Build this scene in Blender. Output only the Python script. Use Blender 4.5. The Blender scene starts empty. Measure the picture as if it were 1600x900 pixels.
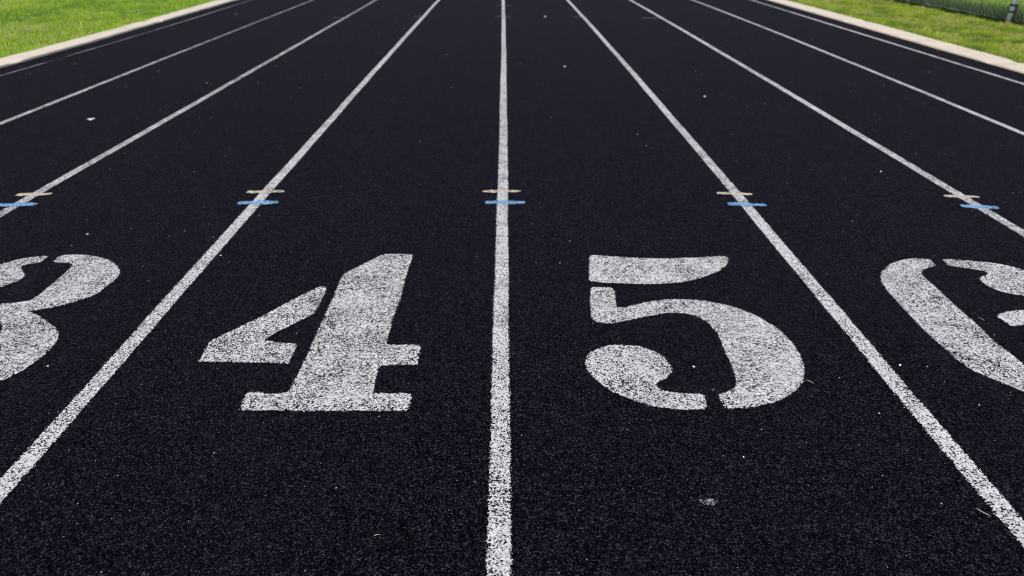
import bpy, math, random, json
import numpy as np
from mathutils import Matrix, Vector

random.seed(7); rng = np.random.default_rng(7)
S = bpy.context.scene
C = S.collection
R = math.radians

# ------------------------------------------------------------------ camera
PITCH, YAW, ROLL = 0.48402711, 0.00970861, -0.00156898
cam_d = bpy.data.cameras.new('camera'); cam = bpy.data.objects.new('camera', cam_d); C.objects.link(cam)
cp, sp = math.cos(PITCH), math.sin(PITCH)
fw = Vector((math.sin(YAW)*cp, math.cos(YAW)*cp, -sp)); rt = Vector((math.cos(YAW), -math.sin(YAW), 0)); dn = fw.cross(rt)
c_, s_ = math.cos(ROLL), math.sin(ROLL)
r2 = c_*rt + s_*dn; d2 = -s_*rt + c_*dn
m = Matrix((r2, -d2, -fw)).transposed().to_4x4(); m.translation = Vector((0.02348586, 0, 1.08947528))
cam.matrix_world = m
cam_d.sensor_width = 36; cam_d.lens = 1067*36/1600
cam_d.clip_start = 0.02; cam_d.clip_end = 3000
cam_d.dof.use_dof = True; cam_d.dof.focus_distance = 1.72; cam_d.dof.aperture_fstop = 3.8
S.camera = cam
S.cycles.filter_width = 1.1

# ------------------------------------------------------------------ light
SUN_EL, SUN_AZ = 46, -150          # azimuth from +Y, negative to the left
w = bpy.data.worlds.new('World'); S.world = w; w.use_nodes = True
nt = w.node_tree; bg = nt.nodes['Background']
sky = nt.nodes.new('ShaderNodeTexSky'); sky.sky_type = 'NISHITA'; sky.sun_disc = False
sky.sun_elevation = R(SUN_EL); sky.sun_rotation = R(SUN_AZ); sky.air_density = 1.0; sky.dust_density = 2.0
hs = nt.nodes.new('ShaderNodeHueSaturation'); hs.inputs['Saturation'].default_value = .62   # thin overcast: greyer than a clear sky
nt.links.new(sky.outputs[0], hs.inputs['Color']); nt.links.new(hs.outputs[0], bg.inputs[0]); bg.inputs[1].default_value = 0.11
sd = bpy.data.lights.new('sun', 'SUN'); sun = bpy.data.objects.new('sun', sd); C.objects.link(sun)
sd.energy = 1.5; sd.angle = R(12); sd.color = (1, .96, .90)
sv = Vector((math.sin(R(SUN_AZ))*math.cos(R(SUN_EL)), math.cos(R(SUN_AZ))*math.cos(R(SUN_EL)), math.sin(R(SUN_EL))))
sun.rotation_euler = (-sv).to_track_quat('-Z', 'Y').to_euler()
S.view_settings.view_transform = 'Standard'; S.view_settings.look = 'None'
S.view_settings.exposure = 0.68; S.view_settings.gamma = 1

DATA = json.loads('''{"D":{"five":[[[0.3375,2.3292],[0.3505,2.3377],[0.3954,2.3289],[0.4775,2.3143],[0.5719,2.3053],[0.6314,2.3032],[0.7169,2.31],[0.7919,2.3208],[0.8417,2.3262],[0.8553,2.3148],[0.8492,2.2814],[0.8299,2.2434],[0.7947,2.2013],[0.7505,2.1656],[0.6967,2.1333],[0.6712,2.1211],[0.6276,2.1068],[0.5765,2.0974],[0.4984,2.0955],[0.4326,2.1007],[0.3446,2.1085],[0.3116,2.1234],[0.3204,2.1938]],[[0.3119,2.0752],[0.3515,2.0749],[0.3904,2.07],[0.3937,2.0466],[0.387,1.9922],[0.3831,1.9357],[0.4064,1.9313],[0.4265,1.9397],[0.475,1.9652],[0.5313,1.9824],[0.5858,1.9887],[0.6383,1.9848],[0.6883,1.9726],[0.7543,1.9439],[0.7955,1.9077],[0.8308,1.8585],[0.8548,1.8112],[0.8682,1.7657],[0.8758,1.7078],[0.875,1.6561],[0.8645,1.6004],[0.8541,1.5689],[0.8328,1.5233],[0.8083,1.4912],[0.7733,1.4574],[0.7297,1.4301],[0.6817,1.4116],[0.6379,1.4039],[0.5874,1.4003],[0.5826,1.4123],[0.5796,1.4616],[0.604,1.4698],[0.6337,1.4896],[0.645,1.5099],[0.6531,1.5487],[0.6582,1.6147],[0.6618,1.6918],[0.6657,1.7745],[0.6582,1.8048],[0.6524,1.8359],[0.6384,1.8598],[0.6139,1.8842],[0.5913,1.8925],[0.545,1.8969],[0.5121,1.8869],[0.4686,1.8729],[0.4317,1.8591],[0.3925,1.8415],[0.3511,1.832],[0.3211,1.8322],[0.2987,1.8461],[0.2918,1.8741],[0.2943,1.9152]],[[0.2465,1.6143],[0.2536,1.647],[0.2732,1.6738],[0.3042,1.6977],[0.3397,1.708],[0.3719,1.7077],[0.4143,1.7004],[0.4512,1.676],[0.4768,1.6455],[0.4875,1.6094],[0.4876,1.5808],[0.4803,1.5591],[0.4634,1.5379],[0.4329,1.5173],[0.4277,1.5085],[0.4323,1.4881],[0.4477,1.4794],[0.4717,1.4722],[0.5047,1.4677],[0.5468,1.466],[0.545,1.4396],[0.5362,1.3994],[0.4962,1.3971],[0.4558,1.4],[0.4163,1.4082],[0.378,1.4245],[0.34,1.4466],[0.3023,1.4776],[0.2803,1.5066],[0.2633,1.5393],[0.2494,1.5731]]],"four":[[[-0.4334,2.351],[-0.3777,2.3507],[-0.3235,2.3418],[-0.3284,2.2451],[-0.3298,2.1472],[-0.3274,2.0282],[-0.3302,1.9403],[-0.3329,1.8582],[-0.3314,1.7812],[-0.3312,1.716],[-0.2907,1.7105],[-0.2533,1.7138],[-0.2258,1.7048],[-0.2258,1.6536],[-0.2258,1.6047],[-0.2583,1.6049],[-0.2944,1.6052],[-0.332,1.6039],[-0.3332,1.5465],[-0.3283,1.4764],[-0.2921,1.472],[-0.2501,1.4745],[-0.2275,1.4701],[-0.2255,1.4261],[-0.2285,1.397],[-0.2888,1.3975],[-0.3704,1.3981],[-0.4519,1.3986],[-0.5501,1.4007],[-0.6158,1.4024],[-0.6598,1.4028],[-0.6625,1.4347],[-0.6665,1.476],[-0.6531,1.4816],[-0.6238,1.48],[-0.6047,1.4728],[-0.5801,1.4754],[-0.564,1.4781],[-0.5553,1.4894],[-0.5559,1.5038],[-0.5524,1.5943],[-0.5517,1.6761],[-0.5536,1.7827],[-0.5537,1.8919],[-0.5549,2.0071],[-0.5587,2.124],[-0.5557,2.1737],[-0.5415,2.2043],[-0.5054,2.2569],[-0.4678,2.3115],[-0.4485,2.3397]],[[-0.6065,2.0905],[-0.59,2.0762],[-0.5858,2.0299],[-0.5871,1.9634],[-0.5862,1.9168],[-0.5914,1.8962],[-0.6136,1.864],[-0.643,1.825],[-0.672,1.7891],[-0.6996,1.7399],[-0.6439,1.7252],[-0.5954,1.7214],[-0.5926,1.6696],[-0.5918,1.6137],[-0.6307,1.6171],[-0.7041,1.6209],[-0.7772,1.623],[-0.8522,1.6251],[-0.8542,1.658],[-0.8611,1.7338],[-0.8388,1.7662],[-0.8061,1.8108],[-0.7508,1.885],[-0.6956,1.9771],[-0.6496,2.044],[-0.625,2.0764]]],"three":[[[-1.826,2.265],[-1.8001,2.2974],[-1.7785,2.3194],[-1.7292,2.336],[-1.7014,2.3415],[-1.6876,2.3301],[-1.69,2.3023],[-1.6911,2.2804],[-1.7243,2.2697],[-1.7386,2.2591],[-1.7323,2.2378],[-1.7036,2.2063],[-1.6821,2.1807],[-1.6752,2.1606],[-1.6804,2.1261],[-1.6982,2.1022],[-1.7078,2.0833],[-1.7421,2.0694],[-1.8061,2.0839],[-1.8612,2.1224],[-1.889,2.1719],[-1.8788,2.223],[-1.8503,2.2491]],[[-1.6496,2.2856],[-1.6526,2.3355],[-1.6311,2.3525],[-1.583,2.3522],[-1.5302,2.3433],[-1.4691,2.3176],[-1.4112,2.2732],[-1.3735,2.2303],[-1.3506,2.1888],[-1.3415,2.1436],[-1.348,2.0952],[-1.3496,2.0439],[-1.3649,2.0123],[-1.4065,1.973],[-1.4415,1.9433],[-1.4844,1.9289],[-1.5089,1.9187],[-1.4657,1.8978],[-1.4092,1.8535],[-1.3714,1.826],[-1.3377,1.788],[-1.3219,1.7621],[-1.3093,1.7157],[-1.307,1.6644],[-1.3139,1.6155],[-1.3243,1.5748],[-1.3401,1.5446],[-1.3516,1.5357],[-1.3912,1.4925],[-1.4457,1.4511],[-1.5082,1.4247],[-1.604,1.4122],[-1.6198,1.4415],[-1.6446,1.4802],[-1.5824,1.4995],[-1.538,1.5311],[-1.5076,1.5853],[-1.4958,1.659],[-1.4999,1.7346],[-1.5155,1.7966],[-1.5383,1.8348],[-1.569,1.8545],[-1.6169,1.8667],[-1.657,1.8669],[-1.6844,1.9157],[-1.6675,1.9575],[-1.6343,1.9702],[-1.5952,1.9743],[-1.5457,1.9958],[-1.5445,2.036],[-1.547,2.106],[-1.5508,2.19],[-1.5556,2.2473],[-1.5652,2.2688],[-1.5901,2.2797],[-1.6136,2.2799]],[[-1.6985,1.4806],[-1.635,1.4124],[-1.7051,1.4261],[-1.8132,1.4647],[-1.9047,1.5191],[-1.9598,1.5885],[-1.9373,1.6326],[-1.8468,1.632],[-1.7433,1.5932],[-1.6908,1.55],[-1.6964,1.5147]]],"six":[[[1.35,2.1517],[1.3769,2.1925],[1.4337,2.2505],[1.4859,2.283],[1.5424,2.2994],[1.5889,2.2963],[1.6058,2.2878],[1.6025,2.2603],[1.6021,2.2387],[1.5721,2.2228],[1.5355,2.2072],[1.5144,2.1813],[1.5024,2.1508],[1.5046,2.1013],[1.5006,2.0349],[1.4947,1.9499],[1.4915,1.8743],[1.491,1.8069],[1.4853,1.7505],[1.4849,1.6897],[1.489,1.6385],[1.4881,1.596],[1.4944,1.5398],[1.5087,1.4979],[1.5372,1.466],[1.5789,1.4489],[1.5587,1.3842],[1.4971,1.3899],[1.4523,1.4195],[1.4007,1.467],[1.3865,1.4843],[1.3671,1.5077],[1.3442,1.5408],[1.3205,1.575],[1.3075,1.6298],[1.3123,1.6701],[1.3061,1.7263],[1.3057,1.7967],[1.3096,1.8796],[1.316,1.9729],[1.3223,2.05],[1.3304,2.1023]],[[1.5877,1.8737],[1.6235,1.894],[1.6772,1.9062],[1.7215,1.9101],[1.7987,1.9012],[1.8711,1.8597],[1.9045,1.7737],[1.903,1.6661],[1.8603,1.5618],[1.7925,1.4872],[1.7033,1.4286],[1.5989,1.3891],[1.62,1.4514],[1.6612,1.4881],[1.6855,1.5569],[1.7017,1.6371],[1.7096,1.7236],[1.6936,1.7827],[1.6727,1.8096],[1.6368,1.8157],[1.6103,1.8062],[1.5865,1.8063],[1.5883,1.8336],[1.5809,1.8535]],[[1.6496,2.2932],[1.6935,2.2901],[1.7569,2.2758],[1.818,2.259],[1.8713,2.2316],[1.8932,2.1945],[1.9191,2.1482],[1.9147,2.0938],[1.8701,2.0372],[1.8098,2.0009],[1.7624,2.0012],[1.7283,2.0151],[1.6997,2.0383],[1.684,2.076],[1.685,2.1099],[1.6965,2.1395],[1.7318,2.1595],[1.7483,2.1747],[1.7464,2.1902],[1.7144,2.2061],[1.6773,2.2222],[1.6413,2.2331],[1.6451,2.2601]]]},"M":{"blue":[[[-1.1795,2.8966],[-0.9986,2.9037],0.0487],[[-0.0699,2.8988],[0.1085,2.8938],0.0446],[[1.0168,2.8729],[1.1836,2.856],0.0439],[[2.0491,2.8395],[2.202,2.819],0.0431],[[-2.2449,2.8743],[-2.0651,2.8853],0.0479]],"tan":[[[-1.1843,3.0395],[-1.0108,3.0474],0.0316],[[-0.0856,3.0427],[0.0943,3.0417],0.0299],[[1.0071,3.0152],[1.1659,2.997],0.0277],[[2.0446,2.9668],[2.1996,2.9532],0.0271],[[-2.2328,3.0077],[-2.0804,3.018],0.031]],"far":[[[-0.1255,10.2591],[0.1081,10.26],0.1266],[[-1.2645,10.2544],[-1.0674,10.2552],0.1026],[[0.9471,10.1849],[1.1886,10.1858],0.1171],[[-2.3567,10.0945],[-2.1366,10.0954],0.0918],[[-0.1261,11.8453],[0.1005,11.8467],0.1039],[[1.918,10.1112],[2.1431,10.0356],0.0919]]},"L":{"-4":[[-4.1868,5.885],[-4.1885,6.745],[-4.1959,7.605],[-4.2089,8.465],[-4.2277,9.325],[-4.2522,10.185],[-4.2824,11.045],[-4.3183,11.905],[-4.36,12.765]],"-3":[[-3.1585,4.32],[-3.1778,5.376],[-3.1964,6.433],[-3.2145,7.49],[-3.2319,8.546],[-3.2488,9.603],[-3.265,10.66],[-3.2807,11.716],[-3.2957,12.773]],"-2":[[-2.15,2.751],[-2.1567,4.005],[-2.1637,5.259],[-2.171,6.512],[-2.1786,7.766],[-2.1865,9.02],[-2.1947,10.274],[-2.2031,11.527],[-2.2119,12.781]],"-1":[[-1.0843,1.265],[-1.093,2.706],[-1.1008,4.146],[-1.1077,5.586],[-1.1139,7.027],[-1.1192,8.467],[-1.1237,9.908],[-1.1274,11.348],[-1.1302,12.789]],"0":[[0.007,0.91],[0.0087,2.396],[0.0093,3.882],[0.0086,5.368],[0.0068,6.853],[0.0037,8.339],[-0.0007,9.825],[-0.0062,11.311],[-0.013,12.797]],"1":[[1.075,0.971],[1.0899,2.451],[1.1014,3.93],[1.1097,5.409],[1.1146,6.888],[1.1162,8.368],[1.1145,9.847],[1.1095,11.326],[1.1012,12.805]],"2":[[2.1197,2.533],[2.1386,3.818],[2.1547,5.103],[2.1681,6.388],[2.1787,7.673],[2.1865,8.958],[2.1915,10.243],[2.1938,11.528],[2.1932,12.813]],"3":[[3.148,4.053],[3.183,5.149],[3.2126,6.245],[3.2368,7.341],[3.2556,8.437],[3.269,9.533],[3.2771,10.629],[3.2797,11.725],[3.277,12.821]],"4":[[4.1573,5.539],[4.1765,6.45],[4.1958,7.361],[4.2151,8.273],[4.2343,9.184],[4.2536,10.095],[4.2729,11.006],[4.2921,11.918],[4.3114,12.829]]},"S":{"paper":[-2.6401,4.4158],"w1":[0.5806,10.1834],"w2":[0.5492,6.297],"w3":[1.482,5.0659],"clip1":[1.0255,1.043],"clip2":[0.8468,1.5143],"clip3":[1.5211,1.8459],"clip4":[-0.2384,0.9928],"peb1":[1.133,1.5921],"peb2":[0.55,1.5898],"peb3":[-1.0486,2.3376],"peb4":[-1.2632,1.6056],"orange":[1.767,2.2269],"smudge":[0.4581,1.08],"clip5":[0.5765,1.4814],"pink":[-1.6559,2.5413],"peb5":[1.9253,3.3233],"peb6":[-0.6255,1.513]}}''')

# ------------------------------------------------------------------ helpers
def tag(o, label=None, cat=None, group=None, kind=None):
    if label: o['label'] = label
    if cat: o['category'] = cat
    if group: o['group'] = group
    if kind: o['kind'] = kind
    return o

def mesh(name, V, F, mat=None, parent=None, smooth=False, attrs=None):
    me = bpy.data.meshes.new(name)
    V = np.asarray(V, np.float32)
    if isinstance(F, np.ndarray):
        n, k = F.shape
        me.vertices.add(len(V)); me.vertices.foreach_set('co', V.ravel())
        me.loops.add(n*k); me.loops.foreach_set('vertex_index', F.astype(np.int32).ravel())
        me.polygons.add(n); me.polygons.foreach_set('loop_start', np.arange(0, n*k, k, dtype=np.int32))
        me.update(calc_edges=True)
    else:
        me.from_pydata([tuple(map(float, v)) for v in V], [], F)
    me.validate()
    for a, val in (attrs or {}).items():
        at = me.attributes.new(a, 'FLOAT', 'POINT'); at.data.foreach_set('value', np.asarray(val, np.float32))
    if mat: me.materials.append(mat)
    if smooth: me.polygons.foreach_set('use_smooth', np.ones(len(me.polygons), bool))
    me.update()
    o = bpy.data.objects.new(name, me); C.objects.link(o)
    if parent: o.parent = parent
    return o

def empty(name, loc):
    o = bpy.data.objects.new(name, None); o.empty_display_size = .1; o.location = loc; C.objects.link(o); return o

class NT:
    """tiny node-graph writer"""
    def __init__(s, name):
        s.m = bpy.data.materials.new(name); s.m.use_nodes = True; s.t = s.m.node_tree
        s.b = s.t.nodes['Principled BSDF']; s.out = s.t.nodes['Material Output']
        s.co = s.n('ShaderNodeNewGeometry').outputs['Position']
    def n(s, k, **kw):
        nd = s.t.nodes.new(k)
        for a, v in kw.items(): setattr(nd, a, v)
        return nd
    def put(s, sock, v):
        if isinstance(v, bpy.types.NodeSocket): s.t.links.new(v, sock)
        else: sock.default_value = v
    def math(s, op, a, b=0.0, c=None, clamp=False):
        nd = s.n('ShaderNodeMath', operation=op); nd.use_clamp = clamp
        s.put(nd.inputs[0], a); s.put(nd.inputs[1], b)
        if c is not None: s.put(nd.inputs[2], c)
        return nd.outputs[0]
    def noise(s, scale, detail=2, rough=.5, off=0, co=None):
        nd = s.n('ShaderNodeTexNoise'); nd.inputs['Scale'].default_value = scale
        nd.inputs['Detail'].default_value = detail; nd.inputs['Roughness'].default_value = rough
        v = s.co if co is None else co
        if off:
            a = s.n('ShaderNodeVectorMath', operation='ADD'); s.put(a.inputs[0], v); a.inputs[1].default_value = (off, off*.7, 0); v = a.outputs[0]
        s.put(nd.inputs['Vector'], v)
        return nd.outputs[0]
    def voro(s, scale, feature='F1', out='Distance', co=None):
        nd = s.n('ShaderNodeTexVoronoi', feature=feature); nd.inputs['Scale'].default_value = scale
        s.put(nd.inputs['Vector'], s.co if co is None else co)
        return nd.outputs[out]
    def map(s, v, a, b, c=0., d=1.):
        nd = s.n('ShaderNodeMapRange'); nd.clamp = True
        s.put(nd.inputs[0], v)
        for i, x in enumerate((a, b, c, d)): s.put(nd.inputs[i+1], x)
        return nd.outputs[0]
    def mix(s, f, a, b):
        nd = s.n('ShaderNodeMix', data_type='RGBA'); s.put(nd.inputs[0], f); s.put(nd.inputs[6], a); s.put(nd.inputs[7], b); return nd.outputs[2]
    def attr(s, name): return s.n('ShaderNodeAttribute', attribute_name=name).outputs['Fac']
    def ramp(s, f, stops):
        nd = s.n('ShaderNodeValToRGB'); cr = nd.color_ramp
        while len(cr.elements) < len(stops): cr.elements.new(.5)
        for e, (p, col) in zip(cr.elements, stops): e.position = p; e.color = (*col, 1)
        s.put(nd.inputs[0], f); return nd.outputs[0]
    def bump(s, h, dist, strength=1.):
        nd = s.n('ShaderNodeBump'); nd.inputs['Strength'].default_value = strength; nd.inputs['Distance'].default_value = dist
        s.put(nd.inputs['Height'], h); return nd.outputs[0]
    def set(s, **kw):
        for k, v in kw.items(): s.put(s.b.inputs[k.replace('_', ' ')], v)
        return s.m

def granules(g):
    """height field of bonded rubber crumb, about 3-5 mm chips; warped so that chips are angular and uneven"""
    wn = g.n('ShaderNodeTexNoise'); wn.inputs['Scale'].default_value = 120; wn.inputs['Detail'].default_value = 1
    g.put(wn.inputs['Vector'], g.co)
    ws = g.n('ShaderNodeVectorMath', operation='SCALE'); g.put(ws.inputs[0], wn.outputs['Color']); ws.inputs['Scale'].default_value = .006
    wa = g.n('ShaderNodeVectorMath', operation='ADD'); g.put(wa.inputs[0], g.co); g.put(wa.inputs[1], ws.outputs[0])
    co = wa.outputs[0]
    d = g.voro(300, co=co)
    cell = g.n('ShaderNodeSeparateColor'); g.put(cell.inputs[0], g.voro(300, out='Color', co=co))
    h = g.math('SUBTRACT', 1.0, d)
    h = g.math('MULTIPLY_ADD', cell.outputs[0], .9, h)
    h = g.math('MULTIPLY_ADD', g.noise(600, 2), .5, h)
    return h, cell.outputs[1], co      # h about 0.6 .. 2.1

def mat_track():
    g = NT('black_rubber_crumb'); h, rnd, co = granules(g)
    cl = g.math('MULTIPLY_ADD', g.math('SUBTRACT', g.noise(95, 2, .6, 51), .5), .28, g.math('MULTIPLY', g.math('SUBTRACT', g.noise(30, 2, .6, 61), .5), .16))
    base = g.ramp(g.math('ADD', cl, g.math('MULTIPLY_ADD', g.noise(350, 1, .5, 41), .8, g.math('MULTIPLY_ADD', rnd, .6, -.2))), [(.28, (.0003, .0002, .0006)), (.47, (.0016, .0010, .0034)), (.66, (.0104, .0080, .0162)), (.82, (.044, .038, .054)), (.95, (.105, .097, .118))])
    big = g.noise(2.2, 4, .6); patch = g.noise(14, 3, .6, 5)
    dust = g.math('MULTIPLY', g.map(big, .35, .7), g.map(patch, .3, .75))
    col = g.mix(g.math('MULTIPLY', dust, .22), base, (.020, .018, .026, 1))
    fleck = g.math('GREATER_THAN', g.noise(420, 0, .5, 9), .835)
    col = g.mix(g.math('MULTIPLY', fleck, .6), col, (.25, .24, .25, 1))
    pit = g.map(h, .95, 1.45, .25, 1)
    m_ = g.n('ShaderNodeMix', data_type='RGBA', blend_type='MULTIPLY'); m_.inputs[0].default_value = 0
    return g.set(Base_Color=col, Roughness=g.map(g.noise(300, 2), .3, .7, .6, .85), Specular_IOR_Level=.022, Specular_Tint=(.95, .78, 1, 1),
                 Normal=g.bump(h, .0035, 1.0))

def mat_paint(name, color, cover=.0, hard=11.):
    """sprayed paint caught on the tops of the crumb; the pits stay bare (transparent)"""
    g = NT(name); h, rnd, co = granules(g)
    e = g.map(g.attr('edge'), -.009, .0035, -.85, .13)
    wear = g.attr('wear')
    pc = g.n('ShaderNodeSeparateColor'); g.put(pc.inputs[0], g.voro(250, out='Color'))
    n = g.math('MULTIPLY_ADD', g.noise(240, 1, .5, 3), .9, g.math('MULTIPLY', pc.outputs[2], .5))      # about .7 +- .2
    n = g.math('MULTIPLY_ADD', g.math('SUBTRACT', g.noise(520, 1, .5, 7), .5), .6, n)
    n = g.math('ADD', n, g.math('MULTIPLY', g.math('SUBTRACT', g.noise(8, 3, .6, 11), .5), .50))
    n = g.math('ADD', n, g.math('MULTIPLY', g.math('SUBTRACT', g.noise(42, 2, .6, 17), .5), .38))
    n = g.math('SUBTRACT', g.math('ADD', n, e), wear)
    a = g.math('MULTIPLY', g.math('SUBTRACT', n, 0.69 - cover), hard, clamp=True)
    tone = g.math('MULTIPLY_ADD', g.math('SUBTRACT', g.noise(70, 3, .6, 21), .5), .5, g.math('MULTIPLY_ADD', rnd, .30, .62))
    tone = g.math('MULTIPLY_ADD', g.math('SUBTRACT', g.noise(6, 2, .6, 31), .5), .3, tone)
    dark = tuple(x*.34 for x in color[:3]) + (1,)
    col = g.mix(g.map(tone, .35, .95), dark, color)
    g.set(Base_Color=col, Roughness=.62, Alpha=a, Specular_IOR_Level=.3, Normal=g.bump(h, .0016, .8))
    return g.m

M_track = mat_track()
M_white = mat_paint('white_line_paint', (.80, .785, .79, 1))
M_blue = mat_paint('blue_marking_paint', (.25, .49, .82, 1), cover=.05, hard=7)
M_tan = mat_paint('tan_marking_paint', (.82, .70, .54, 1), cover=.06, hard=7)
M_scuff = mat_paint('grey_scuff', (.34, .33, .38, 1), hard=3)
M_pale = mat_paint('pale_marking_paint', (.25, .33, .45, 1), cover=.05, hard=3)

def mat_kerb():
    g = NT('pale_concrete')
    n1 = g.noise(3, 5, .65); n2 = g.noise(60, 4, .6, 4)
    col = g.ramp(g.math('MULTIPLY_ADD', n2, .35, g.math('MULTIPLY', n1, .7)), [(.3, (.52, .44, .345)), (.5, (.66, .565, .45)), (.72, (.74, .64, .52))])
    return g.set(Base_Color=col, Roughness=.85, Normal=g.bump(n2, .002, .6))
M_kerb = mat_kerb()

def mat_soil():
    g = NT('lawn_soil')
    n1 = g.noise(1.3, 4, .6); n2 = g.noise(28, 4, .7, 3)
    col = g.ramp(g.math('MULTIPLY_ADD', n2, .6, g.math('MULTIPLY', n1, .4)), [(.35, (.06, .10, .010)), (.52, (.11, .18, .015)), (.7, (.19, .19, .05))])
    return g.set(Base_Color=col, Roughness=.95, Normal=g.bump(n2, .02, .7))
M_soil = mat_soil()

def mat_blade(name, stops, trans=.5):
    g = NT(name)
    col = g.ramp(g.attr('tint'), stops)
    g.set(Base_Color=col, Roughness=.42, Specular_IOR_Level=.45)
    tr = g.n('ShaderNodeBsdfTranslucent'); g.put(tr.inputs[0], col)
    mx = g.n('ShaderNodeMixShader'); mx.inputs[0].default_value = trans
    g.t.links.new(g.b.outputs[0], mx.inputs[1]); g.t.links.new(tr.outputs[0], mx.inputs[2]); g.t.links.new(mx.outputs[0], g.out.inputs[0])
    return g.m
M_lawn = mat_blade('lawn_blades', [(0, (.06, .15, .008)), (.3, (.18, .38, .006)), (.55, (.40, .62, .006)), (.78, (.52, .60, .04)), (.9, (.55, .60, .26)), (1, (.55, .48, .26))], .4)
M_verge = mat_blade('verge_blades', [(0, (.07, .15, .012)), (.3, (.18, .30, .012)), (.55, (.35, .49, .012)), (.76, (.50, .55, .05)), (.9, (.46, .38, .15)), (1, (.5, .38, .24))], .4)
M_tall = mat_blade('tall_grass_blades', [(0, (.012, .035, .002)), (.3, (.05, .12, .004)), (.6, (.22, .40, .015)), (.85, (.40, .58, .06)), (1, (.50, .60, .20))], .4)  # darkest stops carry the painted shade at the fence foot

def plain(name, col, rough=.5, metal=0., n=0, amp=.3):
    g = NT(name)
    if n:
        v = g.map(g.noise(n, 4, .6), .3, .7, 1-amp, 1+amp)
        mm = g.n('ShaderNodeVectorMath', operation='SCALE'); mm.inputs[0].default_value = col; g.put(mm.inputs['Scale'], v)
        g.put(g.b.inputs['Base Color'], mm.outputs[0])
    else: g.b.inputs['Base Color'].default_value = (*col, 1)
    return g.set(Roughness=rough, Metallic=metal)
M_galv = plain('galvanised_steel', (.47, .51, .60), .5, .2, 25, .25)
M_wire = plain('galvanised_wire', (.42, .48, .44), .5, .1)
M_black = plain('black_plastic', (.006, .0065, .008), .7)
M_paper = plain('white_paper', (.80, .80, .82), .7, 0, 300, .1)
M_grit = plain('pale_grit', (.55, .53, .52), .7, 0, 40, .5)
M_peb = plain('pale_stone', (.70, .67, .64), .6, 0, 500, .2)
M_pink = plain('pinkish_stone', (.75, .42, .36), .6, 0, 500, .2)
M_straw = plain('dry_grass', (.50, .49, .34), .6, 0, 90, .25)
M_leafb = plain('rusty_leaf', (.50, .20, .10), .7, 0, 300, .3)

# ------------------------------------------------------------------ ground, track, kerbs
Y0, Y1 = -6., 60.
def curve(pts, ys, near, far):
    """painted/kerb line x(y): measured points, easing to a straight line outside them"""
    p = sorted(pts, key=lambda a: a[1]); xs = [a[0] for a in p]; yy = [a[1] for a in p]
    return np.interp(ys, [-6, yy[0]-3] + yy + [yy[-1]+12, 60], [near, near] + xs + [far, far])
KY = np.concatenate([np.arange(Y0, 16, .5), np.arange(16, Y1+.1, 2)])
kli = curve([(-4.411, 6.239), (-4.4406, 8.1), (-4.5905, 12.764)], KY, -4.40, -4.66)
klo = curve([(-4.679, 6.65), (-4.6825, 8.1), (-4.7461, 10.085), (-4.8654, 12.76)], KY, -4.67, -4.93)
kri = curve([(4.4511, 5.973), (4.4779, 7.517), (4.5913, 12.83)], KY, 4.44, 4.66)
kro = curve([(4.7337, 6.39), (4.7639, 8.036), (4.7977, 8.83), (4.8446, 12.83)], KY, 4.73, 4.93)

o = mesh('ground', [(-900, -900, -.04), (900, -900, -.04), (900, 1800, -.04), (-900, 1800, -.04)], [(0, 1, 2, 3)], M_soil)
tag(o, kind='structure')

V = []; F = []
n = len(KY)
for i, y in enumerate(KY): V += [(kli[i]-.02, y, 0), (kri[i]+.02, y, 0)]
F = [(2*i, 2*i+1, 2*i+3, 2*i+2) for i in range(n-1)]
tag(mesh('running_track', V, F, M_track), kind='structure')

def lawn_sheet(name, xi, xo, z):
    V = []; F = []
    for i, y in enumerate(KY): V += [(xi[i], y, z), (xo, y, z)]
    F = [((2*i, 2*i+1, 2*i+3, 2*i+2) if xo > 0 else (2*i+1, 2*i, 2*i+2, 2*i+3)) for i in range(n-1)]
    return tag(mesh(name, V, F, M_soil), kind='structure')
lawn_sheet('lawn', klo+.02, -60, -.006)
lawn_sheet('verge', kro-.02, 60, -.006)

def kerb(name, xa, xb):
    ys = np.arange(Y0, Y1, .12); ys[::26] = ys[::26]; a = np.interp(ys, KY, xa); b = np.interp(ys, KY, xb)
    a = a + rng.normal(0, .0018, len(ys)); b = b + rng.normal(0, .004, len(ys))
    V = []; F = []
    for i, y in enumerate(ys):
        s = .006; t = .020 - (.010 if i % 26 == 0 else 0)
        V += [(a[i], y, -.05), (a[i], y, t-s), (a[i]+s, y, t), (b[i]-s, y, t), (b[i], y, t-s), (b[i], y, -.05)]
    for i in range(len(ys)-1):
        for k in range(5):
            j = 6*i+k; F.append((j, j+1, j+7, j+6))
    return tag(mesh(name, V, [f[::-1] for f in F], M_kerb), kind='structure')
kerb('left_kerb', klo, kli)
kerb('right_kerb', kri, kro)

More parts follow.
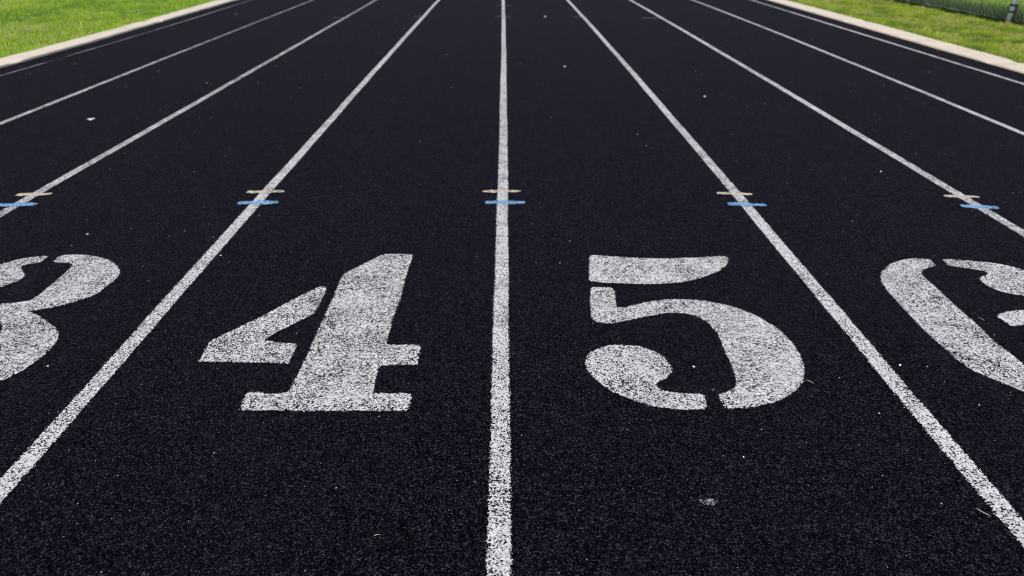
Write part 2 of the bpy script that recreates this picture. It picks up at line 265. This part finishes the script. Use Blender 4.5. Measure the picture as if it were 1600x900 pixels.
# ------------------------------------------------------------------ lane lines
lane_labels = {
 -4: 'faint worn-away white lane line beside the left concrete kerb',
 -3: 'thin weathered white lane line, second from the left concrete kerb',
 -2: 'white lane line to the left of the painted three',
 -1: 'white lane line running between the painted three and the painted four',
  0: 'white lane line running straight between the painted four and the painted five',
  1: 'white lane line running between the painted five and the painted six',
  2: 'white lane line to the right of the painted six',
  3: 'white lane line, second from the right concrete kerb',
  4: 'thin white lane line running close beside the right concrete kerb'}
for k in range(-4, 5):
    L = DATA['L'][str(k)]
    ys = np.concatenate([np.arange(-1.5, 16, .05), np.arange(16, 58, 1.)])
    xs = np.interp(ys, [p[1] for p in L], [p[0] for p in L])
    far = L[-1][0]*1.02; xs = np.where(ys > L[-1][1], L[-1][0] + (far-L[-1][0])*np.clip((ys-L[-1][1])/8, 0, 1), xs)
    xs += .0012*np.sin(ys*2.1+k) + .0008*np.sin(ys*6.3+2*k)
    hw = .0245 if abs(k) < 3 else .022
    if k == -4: hw = .015
    off = [(-hw-.008, -.008), (-hw, 0), (-hw+.006, .006), (hw-.006, .006), (hw, 0), (hw+.008, -.008)]
    V = []; E = []; W = []
    for x, y in zip(xs, ys):
        if k == -4:
            wr = .20 + .05*math.sin(y*1.7); wr += .35*math.exp(-((y-6.75)/.16)**2) + .10*math.exp(-((y-6.3)/.3)**2)
        elif k == -3: wr = .09 + .05*math.sin(y*.9) + .016*max(0, y-5)
        elif k == -2: wr = .05 + .03*math.sin(y*1.3) + .016*max(0, y-6)
        elif k == 4: wr = -.02 + .04*math.sin(y*1.1+1)
        else: wr = -.03 + .03*math.sin(y*1.9+k)
        for d, e in off: V.append((x+d, y, .0012)); E.append(e); W.append(wr)
    F = np.array([(6*i+j, 6*i+j+1, 6*i+j+7, 6*i+j+6) for i in range(len(ys)-1) for j in range(5)])
    o = mesh('lane_line', V, F, M_white, attrs={'edge': E, 'wear': W})
    tag(o, lane_labels[k], 'lane line', 'white lane lines along the track')

# ------------------------------------------------------------------ painted shapes (signed distance sheets)
def chaikin(p):
    p = np.asarray(p, float); q = np.roll(p, -1, 0)
    o = np.empty((2*len(p), 2)); o[0::2] = .82*p+.18*q; o[1::2] = .18*p+.82*q; return o
def sdf(P, poly):
    a = poly; b = np.roll(poly, -1, 0); d = np.full(len(P), 1e9); ins = np.zeros(len(P), bool)
    for i in range(len(a)):
        e = b[i]-a[i]; L = max(e@e, 1e-12); t = np.clip(((P-a[i])@e)/L, 0, 1)
        d = np.minimum(d, np.hypot(*(P-a[i]-t[:, None]*e).T))
        c = (a[i][1] > P[:, 1]) != (b[i][1] > P[:, 1])
        with np.errstate(divide='ignore', invalid='ignore'):
            xi = (b[i][0]-a[i][0])*(P[:, 1]-a[i][1])/(b[i][1]-a[i][1]) + a[i][0]
        ins ^= c & (P[:, 0] < xi)
    return np.where(ins, d, -d)
def sheet(name, polys, mat, step=.005, z=.0014, wear=0., smooth=True):
    allp = np.concatenate([np.asarray(p) for p in polys]); lo = allp.min(0)-.012; hi = allp.max(0)+.012
    nx, ny = (int(v/step)+2 for v in (hi-lo)); X, Y = np.meshgrid(lo[0]+step*np.arange(nx), lo[1]+step*np.arange(ny))
    P = np.stack([X.ravel(), Y.ravel()], 1)
    d = np.max([sdf(P, chaikin(p) if smooth else np.asarray(p, float)) for p in polys], 0)
    i = np.arange(nx*ny).reshape(ny, nx); F = np.stack([i[:-1, :-1].ravel(), i[:-1, 1:].ravel(), i[1:, 1:].ravel(), i[1:, :-1].ravel()], 1)
    F = F[(d[F] > -.009).any(1)]
    used = np.unique(F); rm = np.zeros(nx*ny, int); rm[used] = np.arange(len(used))
    V = np.column_stack([P[used], np.full(len(used), z)])
    return mesh(name, V, rm[F], mat, attrs={'edge': np.clip(d[used], -.01, .02), 'wear': np.full(len(used), wear)})

for key, nm, lab, sm, wr in (('three', 'painted_number', 'large white stencilled figure three on the black track, cut off by the left edge', True, .03),
                    ('four', 'painted_number', 'large white slab-footed stencilled figure four painted on the black track', False, .035),
                    ('five', 'painted_number', 'large white stencilled figure five with flag and round ball, painted on black', True, .0),
                    ('six', 'painted_number', 'large white stencilled figure six on the black track, cut off by the right edge', True, .02)):
    tag(sheet(nm, DATA['D'][key], M_white, wear=wr, smooth=sm), lab, 'painted number', 'stencilled lane numbers')

between = ['the line between the painted three and the painted four', 'the line between the painted four and the painted five',
           'the line between the painted five and the painted six', 'the line right of the painted six', 'the line left of the painted three']
def stroke(a, b, th):
    a, b = np.array(a), np.array(b); u = b-a; L = np.hypot(*u); u /= L; nrm = np.array([-u[1], u[0]]); k = 14
    up, dnn = [], []
    for i in range(k+1):
        t = i/k; hw = th/2*(.85+.2*math.sin(3.1*t+.3))*(.85 if i in (0, k) else 1)*random.uniform(.82, 1.15); c = a+u*L*t+nrm*random.uniform(-.1, .1)*th
        up.append(c+nrm*hw); dnn.append(c-nrm*hw)
    return np.array(up+dnn[::-1])
for col, mat, z, f in (('blue', M_blue, .0024, .9), ('tan', M_tan, .0024, 1.15)):
    for (a, b, th), where in zip(DATA['M'][col], between):
        tag(sheet('crossing_mark', [stroke(a, b, th*f)], mat, .004, z, -.05 if col == 'blue' else 0., False),
            'short %s paint mark crossing %s' % ('light blue' if col == 'blue' else 'cream', where), 'paint mark', '%s marks across the lane lines' % ('blue' if col == 'blue' else 'cream'))
far_l = ['tiny faint mark far up the line between four and five, nearer of two', 'tiny faint mark far up the line between three and four',
         'tiny faint mark far up the line between five and six', 'tiny faint mark far up the line left of figure three',
         'tiny faint mark far up the line between four and five, farther of two', 'tiny faint mark far up the line right of figure six']
for (a, b, th), lab in zip(DATA['M']['far'], far_l):
    tag(sheet('crossing_mark', [stroke(a, b, .045)], M_pale, .006, .0024, 0, False), lab, 'paint mark', 'faint far marks across the lane lines')

sx, sy = DATA['S']['smudge']
tag(sheet('scuff', [np.array([(sx+.020*math.cos(a)*(1+.3*math.sin(3*a)), sy+.014*math.sin(a)*(1+.3*math.cos(2*a))) for a in np.linspace(0, 6.0, 16)])], M_scuff, .004, .0016, .08, False),
    'small pale paint scuff in the right foreground of the lane of figure five', 'scuff')

# ------------------------------------------------------------------ small debris
def pebble(x, y, r, mat, seed, flat=.6):
    rr = random.Random(seed); import bmesh
    bm = bmesh.new(); bmesh.ops.create_icosphere(bm, subdivisions=2, radius=1)
    k = [rr.uniform(.75, 1.25) for _ in range(3)]
    for v in bm.verts:
        s = 1+.16*math.sin(3*v.co.x+seed)+.12*math.sin(4*v.co.y+2*seed)+rr.uniform(-.06, .06)
        v.co = Vector((v.co.x*k[0]*s, v.co.y*k[1]*s, v.co.z*flat*s))*r
    zmin = min(v.co.z for v in bm.verts)
    for v in bm.verts: v.co.z -= zmin
    me = bpy.data.meshes.new('pebble'); bm.to_mesh(me); bm.free(); me.materials.append(mat)
    me.polygons.foreach_set('use_smooth', [True]*len(me.polygons))
    o = bpy.data.objects.new('pebble', me); o.location = (x, y, .0008); o.rotation_euler.z = rr.uniform(0, 6); C.objects.link(o); return o
P_ = DATA['S']
for k, r, mat, lab in (('peb1', .0036, M_peb, 'tiny white stone chip right beside the line between five and six'),
                ('peb2', .0032, M_peb, 'tiny white stone chip inside the open bowl of the painted five'),
                ('peb3', .0034, M_peb, 'tiny white stone chip just right of the line between three and four'),
                ('peb4', .0034, M_peb, 'tiny white stone chip by the lower right edge of the painted three'),
                ('peb5', .0048, M_peb, 'tiny white stone chip in the lane of figure six beyond the cream mark'),
                ('w1', .014, M_peb, 'small white pebble far up the lane of figure five'),
                ('w2', .010, M_peb, 'small pale pebble in the upper lane of figure five beside its right line'),
                ('w3', .008, M_peb, 'small pale pebble in the lane of figure six halfway up the track'),
                ('pink', .0052, M_pink, 'tiny pinkish stone chip just above the painted three')):
    tag(pebble(*P_[k], r, mat, len(lab)), lab, 'pebble', 'loose pebbles on the track')

def clipping(x, y, L, bend, ang, lab, wd=.0013, mat=None):
    k = 10; V = []; F = []
    for i in range(k+1):
        t = i/k; a = bend*(t-.5); px = L*(t-.5)*math.cos(a*.5); py = L*.5*bend*(t-.5)**2; hw = wd/2*math.sin(math.pi*(.12+.86*t)); z = .0025+.0025*math.sin(math.pi*t)
        V += [(px, py-hw, z), (px, py, z+wd*.45), (px, py+hw, z), (px, py, z-wd*.15)]
    for i in range(k):
        for j in range(4): F.append((4*i+j, 4*i+(j+1) % 4, 4*i+4+(j+1) % 4, 4*i+4+j))
    F += [(3, 2, 1, 0), (4*k, 4*k+1, 4*k+2, 4*k+3)]
    o = mesh('grass_clipping', V, F, mat or M_straw); o.location = (x, y, 0); o.rotation_euler.z = ang
    return tag(o, lab, 'grass clipping', 'dry grass clippings on the track')
clipping(*P_['clip1'], .030, .9, -.9, 'curved dry grass clipping right of the line below the painted six')
clipping(*P_['clip2'], .022, .4, -.85, 'thin dry grass clipping just right of the bowl of the painted five')
clipping(*P_['clip3'], .020, .3, -1.2, 'thin dry grass clipping inside the painted six')
clipping(*P_['clip4'], .014, .3, .2, 'short pale grass clipping at the front of the lane of figure four')
clipping(*P_['clip5'], .016, .3, .9, 'tiny dry grass clipping at the gap in the bottom of the painted five')
clipping(.455, 2.10, .012, .6, .2, 'tiny dry grass clipping above the ball of the painted five', .0012)
clipping(-1.03, .98, .020, .3, .7, 'pale grass clipping in the left foreground near the line between three and four', .0014)

# curled scrap of white paper
V = []; F = []; nx, ny = 10, 5
for j in range(ny+1):
    for i in range(nx+1):
        u, v = i/nx-.5, j/ny-.5
        V.append((.034*u*(1+.12*math.sin(9*v)), .042*v*(1+.15*math.sin(6*u)), .004+.004*abs(u)**1.5*3+.0025*math.sin(8*u+3*v)))
nb = len(V); V += [(x, y, z-.0008) for x, y, z in V]
for j in range(ny):
    for i in range(nx):
        a = j*(nx+1)+i; f = (a, a+1, a+nx+2, a+nx+1); F += [f, tuple(nb+q for q in f[::-1])]
o = mesh('paper_scrap', V, F, M_paper, smooth=True); o.location = (*P_['paper'], -.001); o.rotation_euler.z = .15
tag(o, 'small crumpled white paper scrap lying in the lane of figure three, far left', 'paper scrap')

V = [(-.006, -.002, .0), (.0, -.004, .001), (.007, -.001, .0), (.003, .003, .002), (-.004, .003, .001)]
V2 = [(x, y, z+.0012) for x, y, z in V]
o = mesh('leaf_fragment', V+V2, [(4, 3, 2, 1, 0), (5, 6, 7, 8, 9)]+[(i, (i+1) % 5, 5+(i+1) % 5, 5+i) for i in range(5)], M_leafb)
o.location = (*P_['orange'], .0022); tag(o, 'tiny rusty orange leaf fragment on the top stroke of the painted six', 'leaf fragment')

# fine grit: tiny tetra/octa chips strewn over the rubber
N = 1700
gy = .7 + rng.random(N)**2*11; gx = (rng.random(N)-.5)*np.minimum(8.8, 2.2+gy*1.7); gr = (.0006+rng.exponential(.00035, N))*(1+gy*.10)
base = np.array([(1, 0, 0), (0, 1, 0), (-1, 0, 0), (0, -1, 0), (0, 0, .8), (0, 0, -.8)])
Vg = (base[None]*rng.uniform(.6, 1.3, (N, 6, 1)))*gr[:, None, None]; an = rng.random(N)*6.3; cs, sn = np.cos(an)[:, None], np.sin(an)[:, None]
Vx = Vg[..., 0]*cs*1.2-Vg[..., 1]*sn; Vy = Vg[..., 0]*sn*1.2+Vg[..., 1]*cs
Vg = np.stack([Vx+gx[:, None], Vy+gy[:, None], Vg[..., 2]+gr[:, None]*.7+.001], -1).reshape(-1, 3)
fb = np.array([(0, 1, 4), (1, 2, 4), (2, 3, 4), (3, 0, 4), (1, 0, 5), (2, 1, 5), (3, 2, 5), (0, 3, 5)])
o = mesh('grit', Vg, (fb[None]+6*np.arange(N)[:, None, None]).reshape(-1, 3), M_grit)
tag(o, 'fine pale grit strewn over the black rubber', 'grit', kind='stuff')

# ------------------------------------------------------------------ grass
def vnoise(x, y, sc, seed):
    g = np.random.default_rng(seed).random((64, 64)); x = x*sc; y = y*sc; xi = np.floor(x).astype(int); yi = np.floor(y).astype(int)
    fx = x-xi; fy = y-yi; fx = fx*fx*(3-2*fx); fy = fy*fy*(3-2*fy)
    q = lambda a, b: g[a % 64, b % 64]
    return (q(xi, yi)*(1-fx)+q(xi+1, yi)*fx)*(1-fy)+(q(xi, yi+1)*(1-fx)+q(xi+1, yi+1)*fx)*fy
def blades(name, x, y, h, wd, lean, tint, mat):
    N = len(x); a = rng.random(N)*2*np.pi; fa = a+np.pi/2+rng.normal(0, .6, N); l = np.abs(rng.normal(lean, lean*.5, N))
    dx, dy = np.cos(fa)*h*l, np.sin(fa)*h*l; sx, sy = np.cos(a)*wd/2, np.sin(a)*wd/2
    z0 = np.full(N, -.008)
    P = np.empty((N, 5, 3), np.float32)
    P[:, 0] = np.stack([x-sx, y-sy, z0], 1); P[:, 1] = np.stack([x+sx, y+sy, z0], 1)
    P[:, 2] = np.stack([x+sx*.8+dx*.35, y+sy*.8+dy*.35, h*.6], 1); P[:, 3] = np.stack([x-sx*.8+dx*.35, y-sy*.8+dy*.35, h*.6], 1)
    P[:, 4] = np.stack([x+dx, y+dy, h*np.sqrt(np.clip(1-.4*l*l, .2, 1))], 1)
    i = 5*np.arange(N)[:, None]
    T = np.concatenate([i+np.array([0, 1, 2]), i+np.array([0, 2, 3]), i+np.array([3, 2, 4])], 0)
    t = np.repeat(np.clip(tint, 0, 1), 5)
    return mesh(name, P.reshape(-1, 3), T, mat, attrs={'tint': t})

def scatter(n, x0, x1, y0, y1, p=1.6):
    return x0+(x1-x0)*rng.random(n), y0+(y1-y0)*rng.random(n)**p
# lawn, left
x, y = scatter(390000, -14, -4.60, 3.2, 26, 1.55)
lim = np.interp(y, KY, klo); ov = rng.random(len(x))*.03*(vnoise(x, y, 9, 4) > .4); k = (x < lim-.004+ov*.6) & (x > -4.4-.86*y)
x, y = x[k], y[k]
cl = vnoise(x, y, 2.2, 1); c2 = vnoise(x, y, 9, 2); c3 = vnoise(x, y, .6, 3); c4 = vnoise(x, y, 15, 5)
h = (.009+.022*c2+.012*cl+.022*c4**2)*rng.uniform(.6, 1.25, len(x)); edge = np.exp(-(np.interp(y, KY, klo)-x)/.12); h *= 1+.25*edge
tint = .16+.42*cl+.32*c2+.34*(c3-.5)+.40*(c4-.5)+rng.normal(0, .12, len(x)) - .18*edge*(c2 > .5); dry = rng.random(len(x)) < .03+.12*(vnoise(x, y, 3.4, 8) > .74); tint = np.where(dry, rng.uniform(.82, 1, len(x)), tint)
tag(blades('grass', x, y, h, .0048, .95, tint, M_lawn), 'short bright green lawn grass left of the track', 'grass', kind='stuff')
# verge, right
x, y = scatter(290000, 4.72, 7.2, 2.8, 28, 1.45)
lim = np.interp(y, KY, kro); k = x > lim+.004-rng.random(len(x))*.02; x, y = x[k], y[k]
cl = vnoise(x, y, 2.0, 11); c2 = vnoise(x, y, 8, 12)
c3 = vnoise(x, y, 4.5, 14); c4 = vnoise(x, y, 16, 15); h = (.004+.030*c2**1.5+.012*cl+.030*c4**2)*rng.uniform(.6, 1.3, len(x)); edge = np.exp(-(x-np.interp(y, KY, kro))/.15); h *= 1+.35*edge
tint = .33+.26*cl+.30*(c2-.4)+.70*(c3-.5)+.45*(c4-.5)+rng.normal(0, .13, len(x)) - .25*edge; dry = rng.random(len(x)) < .05+.30*(vnoise(x, y, 3, 18)*.6+vnoise(x, y, 11, 19)*.4 > .58); tint = np.where(dry, rng.uniform(.82, 1, len(x)), tint)
tag(blades('grass', x, y, h, .0048, 1.0, tint, M_verge), 'patchy yellow-green mown grass between the right kerb and the fence', 'grass', kind='stuff')
# unmown grass along and behind the fence
x, y = scatter(190000, 6.56, 12.5, 4.5, 26, 1.4)
x = 6.56+(x-6.56)**1.35/(5.94**.35)
cl = vnoise(x, y, 3.0, 21); c2 = vnoise(x, y, 11, 22)
h = (.06+.14*cl*c2+.05*c2)*rng.uniform(.5, 1.25, len(x)); d = np.clip((x-6.56)/.5, 0, 1); h *= .65+.5*d
dd = np.clip((x-6.75)/.7, 0, 1); tint = .0+.66*cl*dd+.40*c2*(.12+.88*dd)+rng.normal(0, .12, len(x))  # tint drops towards the fence: shade in the long grass put into blade colour
tag(blades('tall_grass', x, y, h, .009, .45, tint, M_tall), 'tall green unmown grass along the fence, tinted dark for shade at its foot', 'grass', kind='stuff')

for side, K_, mt in ((-1, klo, M_lawn), (1, kro, M_verge)):
    y = 5+rng.random(9000)**1.4*16; k = vnoise(y, y*0, 3.5, 30+side) > .35; y = y[k]
    x = np.interp(y, KY, K_)+side*rng.random(len(y))*.02; c2 = vnoise(x, y, 7, 31)
    hh = rng.uniform(.02, .05, len(y))*(.5+c2)
    tag(blades('grass', x, y, hh, .0045, 1.3, .25+.5*c2+rng.normal(0, .1, len(y)), mt), 'uneven grass fringe creeping over the %s kerb edge' % ('left' if side < 0 else 'right'), 'grass', kind='stuff')
# ------------------------------------------------------------------ chain-link fence
def tube(pts, r, seg=8, caps=True):
    V = []; F = []; n = len(pts)
    for i, p in enumerate(pts):
        p = Vector(p); t = (Vector(pts[min(i+1, n-1)])-Vector(pts[max(i-1, 0)])).normalized()
        u = t.orthogonal().normalized() if abs(t.z) > .9 else t.cross(Vector((0, 0, 1))).normalized(); v = t.cross(u)
        for k in range(seg):
            a = 2*math.pi*k/seg; V.append(p+r*(math.cos(a)*u+math.sin(a)*v))
    for i in range(n-1):
        for k in range(seg): F.append((i*seg+k, i*seg+(k+1) % seg, (i+1)*seg+(k+1) % seg, (i+1)*seg+k))
    if caps: F += [tuple(range(seg))[::-1], tuple(range((n-1)*seg, n*seg))]
    return V, F
def obj(name, parts, mat, parent, smooth=True):
    V = []; F = []
    for v, f in parts: b = len(V); V += list(v); F += [tuple(b+q for q in t) for t in f]
    return mesh(name, V, F, mat, parent, smooth)
FX = 6.60; H = 1.22
fence = empty('chain_link_fence', (FX, 9.4, 0)); tag(fence, 'galvanised chain-link fence on round steel posts along the right verge', 'fence')
posts = [3.4+3.0*i for i in range(9)]
for py in posts:
    p = obj('post', [tube([(-.05, py-9.4, -.02), (-.05, py-9.4, H+.03)], .031, 20)], M_galv, fence)
    cap = obj('post_cap', [tube([(-.05, py-9.4, H+.03), (-.05, py-9.4, H+.045), (-.05, py-9.4, H+.065), (-.05, py-9.4, H+.075)], .034, 20)], M_galv, p)
    if abs(py-9.4) < .1:
        for zz in (.155, .235):
            obj('clamp_band', [tube([(-.05, 0, zz-.013), (-.05, 0, zz+.013)], .0375, 20)], M_black, p)
        obj('clamp_block', [tube([(.004, .01, .05), (.002, .0, .10), (.0, .0, .20), (-.006, 0, .24)], .026, 10)], M_black, p)
obj('top_rail', [tube([(-.0, y-9.4, H-.01) for y in np.arange(3.4, 27.5, 1.)], .019, 12)], M_galv, fence)
obj('bottom_wire', [tube([(0, y-9.4, .055+.004*math.sin(3*y)) for y in np.arange(3.4, 27.5, .5)], .0014, 6)], M_galv, fence)
# woven mesh: zigzag wires, 52 mm diamonds, four-sided wire
s = .040; zs = np.arange(.045, H-.02, s); nw = int(24/(2*s)); r = .0018
ringo = np.array([(1, 0, 1), (0, 1, 0), (-1, 0, -1), (0, -1, 0)])*r
j = np.arange(len(zs)); V = []; Fm = []
for wv in range(nw):
    y = 3.4-9.4+wv*2*s+np.where(j % 2 == 0, -s, s)*.98/1; x = np.where(j % 2 == 0, .0022, -.0022)
    c = np.stack([x, y, zs], 1); b = wv*len(zs)*4
    V.append((c[:, None]+np.array([(r, 0, 0), (0, r*.7, r*.7), (-r, 0, 0), (0, -r*.7, -r*.7)])[None]*np.where(j % 2 == 0, 1, 1)[:, None, None]).reshape(-1, 3))
    i0 = b+4*j[:-1, None]
    for k in range(4): Fm.append(np.concatenate([i0+k, i0+(k+1) % 4, i0+4+(k+1) % 4, i0+4+k], 1))
mesh('wire_mesh', np.concatenate(V), np.concatenate(Fm), M_wire, fence)
